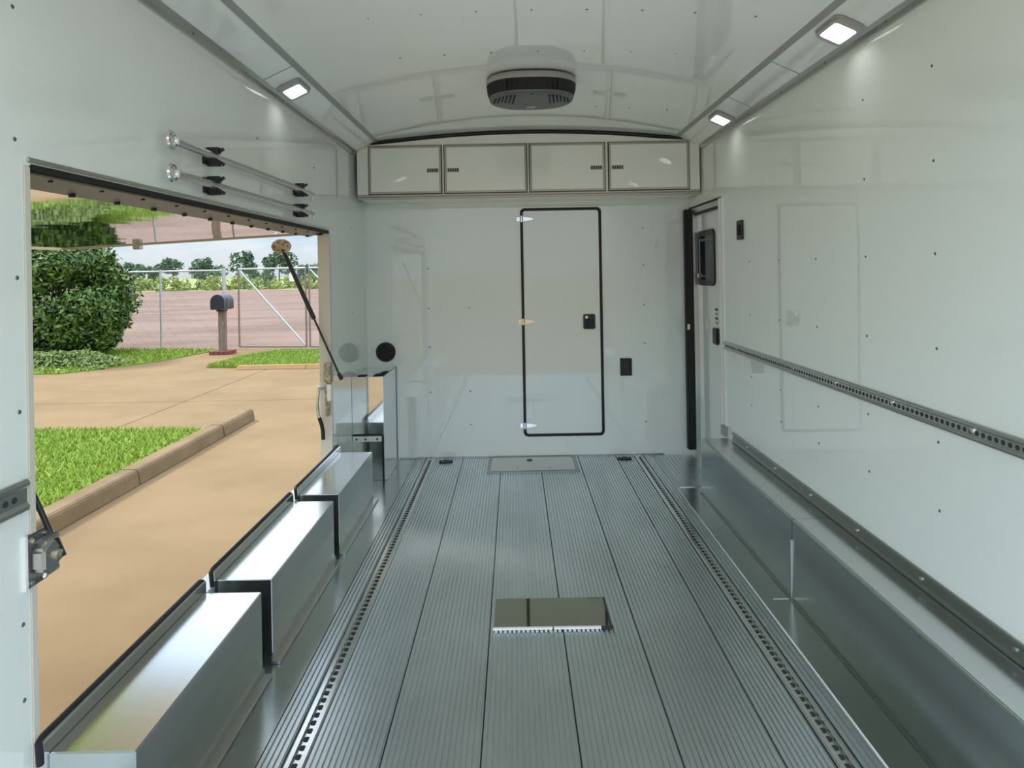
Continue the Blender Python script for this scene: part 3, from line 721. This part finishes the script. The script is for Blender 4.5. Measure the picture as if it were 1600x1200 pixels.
# ------------------------------------------------------------------ outdoors
drive = MB().box(-30, 30, -25, 14.6, ZG - 0.3, ZG - 0.02).build('driveway', 'joint_dirt')
tag(drive, 'tan concrete driveway', 'driveway', kind='structure')
xs = [-30, -24, -18, -11.5, -5.32, 0.9, 7.0, 13, 20, 30]
ys = [-25, -18, -12, -6, 0.5, 10.35, 14.6]
for a, b in zip(xs, xs[1:]):
    for c, d in zip(ys, ys[1:]):
        MB().box(a + 0.008, b - 0.008, c + 0.008, d - 0.008, ZG - 0.03, ZG).build('slab', 'concrete', drive)
apron = MB().extrude([(-9.2, 14.6), (-6.9, 14.6), (-5.3, 17.45), (-7.95, 17.80), (-8.4, 15.6)], 'Z', ZG - 0.2, ZG - 0.001).build('driveway_apron', 'concrete')
tag(apron, 'pale concrete apron leading from the driveway to the gate', 'apron', kind='structure')
lot = MB().box(-140, 60, 14.6, 96, ZG - 0.4, ZG - 0.02).build('gravel_lot', 'gravel')
tag(lot, 'pinkish gravel lot beyond the chain-link fence', 'lot', kind='structure')
fld = MB().box(-700, 500, 96, 900, ZG - 0.4, ZG - 0.01).build('meadow', 'meadow')
tag(fld, 'distant green and straw-coloured field', 'field', kind='structure')
far = MB().box(-700, -140, -300, 96, ZG - 0.5, ZG - 0.05).box(60, 500, -300, 96, ZG - 0.5, ZG - 0.05).box(-140, 60, -300, -25, ZG - 0.5, ZG - 0.05).build('surrounding_ground', 'concrete')
tag(far, 'flat ground around the lot', 'ground', kind='structure')

def inside(p, poly):
    x, y = p; r = False; n = len(poly)
    for i in range(n):
        x1, y1 = poly[i]; x2, y2 = poly[(i + 1) % n]
        if (y1 > y) != (y2 > y) and x < (x2 - x1) * (y - y1) / (y2 - y1) + x1: r = not r
    return r
def lawn(name, poly, z, thick, label, n, hb, wb, lab2):
    o = MB().extrude(poly, 'Z', z - thick, z).build(name, 'soil_green')
    tag(o, label, 'lawn', kind='structure')
    xs_, ys_ = [p[0] for p in poly], [p[1] for p in poly]
    V, Fc = [], []; c = 0
    while c < n:
        x, y = random.uniform(min(xs_), max(xs_)), random.uniform(min(ys_), max(ys_))
        if not inside((x, y), poly): continue
        a = random.uniform(0, 2 * PI); h_ = hb * random.uniform(0.5, 1.2); dx, dy = math.cos(a) * wb, math.sin(a) * wb
        lx, ly = random.gauss(0, 0.5) * h_, random.gauss(0, 0.5) * h_
        i = len(V); V += [(x - dx, y - dy, z - 0.005), (x + dx, y + dy, z - 0.005), (x + lx, y + ly, z + h_)]; Fc.append((i, i + 1, i + 2)); c += 1
    me = bpy.data.meshes.new('grass'); me.from_pydata(V, [], Fc); me.materials.append(MATS['grass_blade'])
    g = bpy.data.objects.new('grass', me); C.objects.link(g)
    tag(g, lab2, 'grass', kind='stuff')
lawn('lawn', [(-8.2, 2.2), (-3.85, 2.2), (-3.85, 7.9), (-8.2, 8.15)], ZG + 0.13, 0.2, 'near lawn behind the raised kerb', 42000, 0.05, 0.009, 'short bright green grass of the near lawn behind the raised kerb')
lawn('lawn', [(-20, 13.5), (-9.5, 13.6), (-8.93, 14.4), (-8.4, 15.4), (-7.99, 17.5), (-11.5, 18.2), (-20, 19.4)], ZG + 0.02, 0.2, 'lawn strip under the big bush in front of the fence', 26000, 0.07, 0.016, 'bright green grass of the strip under the big bush')
lawn('lawn', [(-6.75, 14.15), (-5.6, 13.98), (-4.1, 14.0), (-0.5, 14.2), (-0.5, 16.2), (-4.87, 16.75), (-6.1, 16.85), (-6.6, 15.7)], ZG + 0.05, 0.2, 'lawn strip between the far kerb and the gate', 22000, 0.06, 0.014, 'bright green grass between the far kerb and the gate')

# kerbs
kb = empty('kerb', (-3.76, 2.2, ZG))
def kerbseg(y0, y1, taper=False):
    prof = [(-0.09, 0.0), (0.105, 0.0), (0.085, 0.13), (0.065, 0.15), (-0.09, 0.15)]
    MB().extrude(prof, 'Y', y0 - 2.2, y1 - 2.2).build('kerb_block', 'kerb_concrete', kb, bevel=0.008)
for a, b in ((2.2, 4.195), (4.2, 6.195), (6.2, 8.0)): kerbseg(a, b)
e = MB(); n = 6
p0 = [(-0.09, 0.0), (0.105, 0.0), (0.085, 0.13), (0.065, 0.15), (-0.09, 0.15)]
e.extrude(p0, 'Y', 5.805, 6.75)
e.build('kerb_block', 'kerb_concrete', kb, bevel=0.012)
tag(kb, 'raised concrete kerb edging the near lawn', 'kerb')
k2 = empty('kerb', (-3.2, 13.85, ZG))
for a, b in ((-2.75, -1.3), (-1.295, 0.2), (0.205, 1.7), (1.705, 2.7)):
    MB().extrude([(0.10, 0.0), (0.10, 0.08), (-0.05, 0.08), (-0.12, 0.0)], 'X', a, b).build('kerb_block', 'rust_kerb', k2, bevel=0.01)
tag(k2, 'low rust-stained kerb in front of the far lawn strip', 'kerb')

# foliage
def leaves(n, pick, size, name, m, parent, flat=0.0):
    V, Fc = [], []
    for _ in range(n):
        p, nrm = pick()
        q = (Vector(nrm) + Vector((random.gauss(0, 1), random.gauss(0, 1), random.gauss(0, 1))) * 0.6).normalized()
        u = q.orthogonal().normalized(); ang = random.uniform(0, 2 * PI)
        u = (Matrix.Rotation(ang, 3, q) @ u); v = q.cross(u)
        s = size * random.uniform(0.6, 1.25); i = len(V)
        P = Vector(p)
        V += [tuple(P - u * s), tuple(P + v * s * 0.42 + q * s * 0.12), tuple(P + u * s), tuple(P - v * s * 0.42 + q * s * 0.12)]
        Fc.append((i, i + 1, i + 2, i + 3))
    me = bpy.data.meshes.new(name); me.from_pydata(V, [], Fc); me.materials.append(MATS[m])
    o = bpy.data.objects.new(name, me); C.objects.link(o); o.parent = parent; o['kind'] = 'stuff'
    return o
def lumps(cx, cy, cz, rx, ry, rz, n, r):
    L = []
    for _ in range(n):
        while True:
            d = Vector((random.gauss(0, 1), random.gauss(0, 1), random.gauss(0, 1))).normalized()
            if d.z > -0.95: break
        L.append((Vector((cx + d.x * rx * 0.8, cy + d.y * ry * 0.8, cz + d.z * rz * 0.8)), r * random.uniform(0.7, 1.2)))
    return L
bush = empty('bush', (-11.45, 16.3, ZG))
LB = lumps(0, 0, 1.38, 1.70, 1.5, 1.5, 80, 0.52)
def pickb():
    c, r = random.choice(LB)
    d = Vector((random.gauss(0, 1), random.gauss(0, 1), random.gauss(0, 1))).normalized()
    p = c + d * r * random.uniform(0.75, 1.0)
    p.z = max(p.z, 0.10 + random.uniform(0, 0.1))
    return p, d
leaves(36000, pickb, 0.075, 'foliage', 'bush_leaf', bush)
tk = MB()
for k in range(7):
    a = k * 0.9; tk.tube((0.1 * math.cos(a), 0.1 * math.sin(a), 0), (0.9 * math.cos(a), 0.8 * math.sin(a), 1.5 + 0.1 * k), 0.05, 0.02, 8)
tk.build('stems', 'bark', bush)
tag(bush, 'big rounded dark green bush beside the hatch opening', 'bush')
gc = empty('ground_cover', (-10.9, 14.6, ZG))
def pickg():
    x = random.uniform(-3.2, 2.0); y = random.gauss(0, 0.3) + 0.02 + 0.12 * x
    h_ = 0.32 * max(0.1, 1 - ((y - 0.12 * x) / 0.7) ** 2) * (1 if x < 1.2 else (2.05 - x) / 0.85)
    return Vector((x, y, random.uniform(0.02, h_ + 0.04))), Vector((0, -0.4, 1))
leaves(6500, pickg, 0.055, 'foliage', 'cover_leaf', gc)
MB().extrude([(-3.2, -0.9), (1.6, -0.35), (2.0, 0.5), (-3.2, 0.2)], 'Z', 0.0, 0.03).build('bed', 'soil_green', gc)
tag(gc, 'low leafy ground cover in front of the big bush', 'ground cover')

# chain-link fence
FA, FS = (-7.55, 17.80), -0.148
def fy(x): return FA[1] + FS * (x - FA[0])
def chain(mb, x0, x1, z0, z1, cell=0.075, r=0.0010):
    Hh = z1 - z0; k = x0 - Hh
    while k < x1:
        for s_ in (0, 1):
            a, b = k, k + Hh
            za, zb = (z0, z1) if s_ == 0 else (z1, z0)
            ta, tb_ = max(a, x0), min(b, x1)
            if tb_ > ta:
                A_z = za + (zb - za) * (ta - a) / Hh; B_z = za + (zb - za) * (tb_ - a) / Hh
                mb.tube((ta, fy(ta) + 0.003 * s_, A_z), (tb_, fy(tb_) + 0.003 * s_, B_z), r, n=3, caps=False)
        k += cell
    return mb
def sh(mb, ox, oy): mb.v = [(x - ox, y - oy, z - ZG) for x, y, z in mb.v]; return mb
fence = empty('chain_link_fence', (-12, fy(-12), ZG))
fb = lambda mb, *a, **k: sh(mb, -12, fy(-12)).build(*a, **k)
FZT = 1.575
for x in (-16.0, -12.9, -9.85, -7.98):
    fb(MB().tube((x, fy(x), ZG), (x, fy(x), FZT + 0.06), 0.05 if x == -7.98 else 0.03, n=10), 'post', 'galvanised', fence, smooth=True)
fb(MB().tube((-16, fy(-16), FZT), (-7.98, fy(-7.98), FZT), 0.024, n=8), 'top_rail', 'galvanised', fence, smooth=True)
cm = fb(chain(MB(), -16, -7.98, ZG + 0.03, FZT), 'wire_mesh', 'galvanised', fence); cm['kind'] = 'stuff'
tag(fence, 'galvanised chain-link fence behind the big bush', 'fence')
for gx0, gx1, lab in ((-7.56, -5.66, 'chain-link gate with a diagonal brace beside the mailbox'), (-5.56, -3.6, 'second chain-link gate with a diagonal brace near the jamb')):
    g = empty('gate', (gx0, fy(gx0), ZG)); gb = lambda mb, *a, **k: sh(mb, gx0, fy(gx0)).build(*a, **k)
    for x in (gx0, gx1):
        gb(MB().tube((x, fy(x), ZG + 0.05), (x, fy(x), 1.60), 0.026, n=8), 'upright', 'gate_pipe', g, smooth=True)
    for z in (ZG + 0.06, 1.60):
        gb(MB().tube((gx0, fy(gx0), z), (gx1, fy(gx1), z), 0.024, n=8), 'rail', 'galvanised' if z > 1 else 'gate_pipe', g, smooth=True)
    gb(MB().tube((gx0 + 0.03, fy(gx0), 1.56), (gx1 - 0.03, fy(gx1), ZG + 0.10), 0.026, n=8), 'brace', 'galvanised', g, smooth=True)
    cm = gb(chain(MB(), gx0, gx1, ZG + 0.07, 1.6), 'wire_mesh', 'galvanised', g); cm['kind'] = 'stuff'
    tag(g, lab, 'gate', 'gates in the fence')
sg = empty('small_sign', (-6.02, fy(-6.02) - 0.06, 1.25))
MB().extrude([(-0.07, 0.0), (0.07, 0.0), (0.07, 0.2), (0.0, 0.28), (-0.07, 0.2)], 'Y', 0, 0.01).build('panel', 'white_paint', sg)
MB().tube((0.0, 0.006, 0.24), (0.0, 0.050, 0.32), 0.006, n=6).build('hook', 'galvanised', sg)
tag(sg, 'small plain white sign hanging high on the gate', 'sign')

# mailbox
mx, my = -7.52, 16.68
mbx = empty('mailbox', (mx, my, ZG))
MB().box(-0.08, 0.08, -0.06, 0.10, 0.06, 1.12).build('post', 'weathered_wood', mbx, bevel=0.01)
arch = [(-0.16, 1.13), (0.16, 1.13), (0.18, 1.16)] + [(0.18 * math.cos(a * PI / 10), 1.33 + 0.18 * math.sin(a * PI / 10)) for a in range(11)] + [(-0.18, 1.16)]
bx = MB().extrude(arch, 'Y', -0.26, 0.28).build('body', 'mailbox_grey', mbx, smooth=True)
MB().extrude([(x * 0.86, 1.16 + (z - 1.13) * 0.86) for x, z in arch], 'Y', -0.275, -0.26).build('door', 'slot_black', bx)
MB().box(0.18, 0.195, -0.1, -0.05, 1.22, 1.42).build('flag', 'grey_plastic', bx)
MB().box(-0.09, 0.09, -0.12, 0.12, 1.08, 1.13).build('bracket', 'black_plastic', mbx)
for i in range(4):
    for s_ in (0, 1):
        MB().box(-0.24 + i * 0.125, -0.125 + i * 0.125, -0.24 + s_ * 0.25, -0.0 + s_ * 0.25 - 0.01, 0.0, 0.09).build('brick', 'brick_red', mbx, bevel=0.006)
tag(mbx, 'grey arched mailbox on a wooden post with a brick base', 'mailbox')

# far trees and scrub
def tree(x, y, h, r, label, m='tree_leaf', trunk=True, n=900, group='distant trees'):
    t = empty('distant_tree' if trunk else 'distant_shrub', (x, y, ZG))
    zc = h - r * 0.75
    L = lumps(0, 0, zc, r, r, r * 0.75, 12, r * 0.42)
    def pk():
        c, q = random.choice(L); d = Vector((random.gauss(0, 1), random.gauss(0, 1), random.gauss(0, 1))).normalized()
        p = c + d * q * random.uniform(0.6, 1.0); p.z = max(p.z, 0.05); return p, d
    leaves(n, pk, r * 0.16, 'crown', m, t)
    if trunk: MB().tube((0, 0, 0), (0.1, 0, zc), 0.16, 0.07, 7).build('trunk', 'bark', t)
    tag(t, label, 'tree' if trunk else 'shrub', group)
def dirx(px, Y): return CX + (px - 804) / FPX * Y * 1.0 + 0.0
T = [(205, 125, 4.6, 2.6, 'low hazy tree on the skyline right next to the bush'), (232, 122, 5.0, 2.2, 'hazy tree on the skyline above the left fence post'),
     (270, 118, 5.3, 1.9, 'round-topped distant tree between the bush and the mailbox'), (326, 120, 5.0, 2.8, 'wide distant tree just left of the mailbox'),
     (382, 116, 6.2, 2.3, 'tallest dark distant tree just right of the mailbox'), (436, 112, 6.0, 2.6, 'dark distant tree behind the gas strut'),
     (410, 125, 3.8, 2.4, 'low distant tree between the two dark trees'), (476, 122, 3.9, 2.4, 'low distant tree right of the gas strut'), (508, 118, 4.7, 2.0, 'distant tree beside the far jamb')]
for px, Y, h, r, lab in T: tree(dirx(px, Y), Y, h, r, lab)
S = [(192, 'leftmost straw-green shrub at the edge of the gravel lot'), (222, 'straw-green shrub at the lot edge left of the fence post'), (262, 'yellow-green shrub at the lot edge below the round-topped tree'),
     (300, 'bright yellow-green shrub at the lot edge left of the mailbox'), (336, 'yellow-green shrub at the lot edge directly behind the mailbox post'), (372, 'shrub at the lot edge behind the first gate upright'),
     (412, 'bright yellow shrub at the lot edge behind the gate brace'), (452, 'straw-coloured shrub at the lot edge behind the gas strut'), (496, 'rightmost shrub at the lot edge beside the jamb')]
for i, (px, lab) in enumerate(S):
    tree(dirx(px, 98.5 + 5 * (i % 2)), 98.5 + 5 * (i % 2), 1.5 + 0.35 * ((i * 7) % 3), 2.0 + 0.3 * (i % 2), lab, 'scrub_leaf', False, 700, 'shrubs at the edge of the lot')
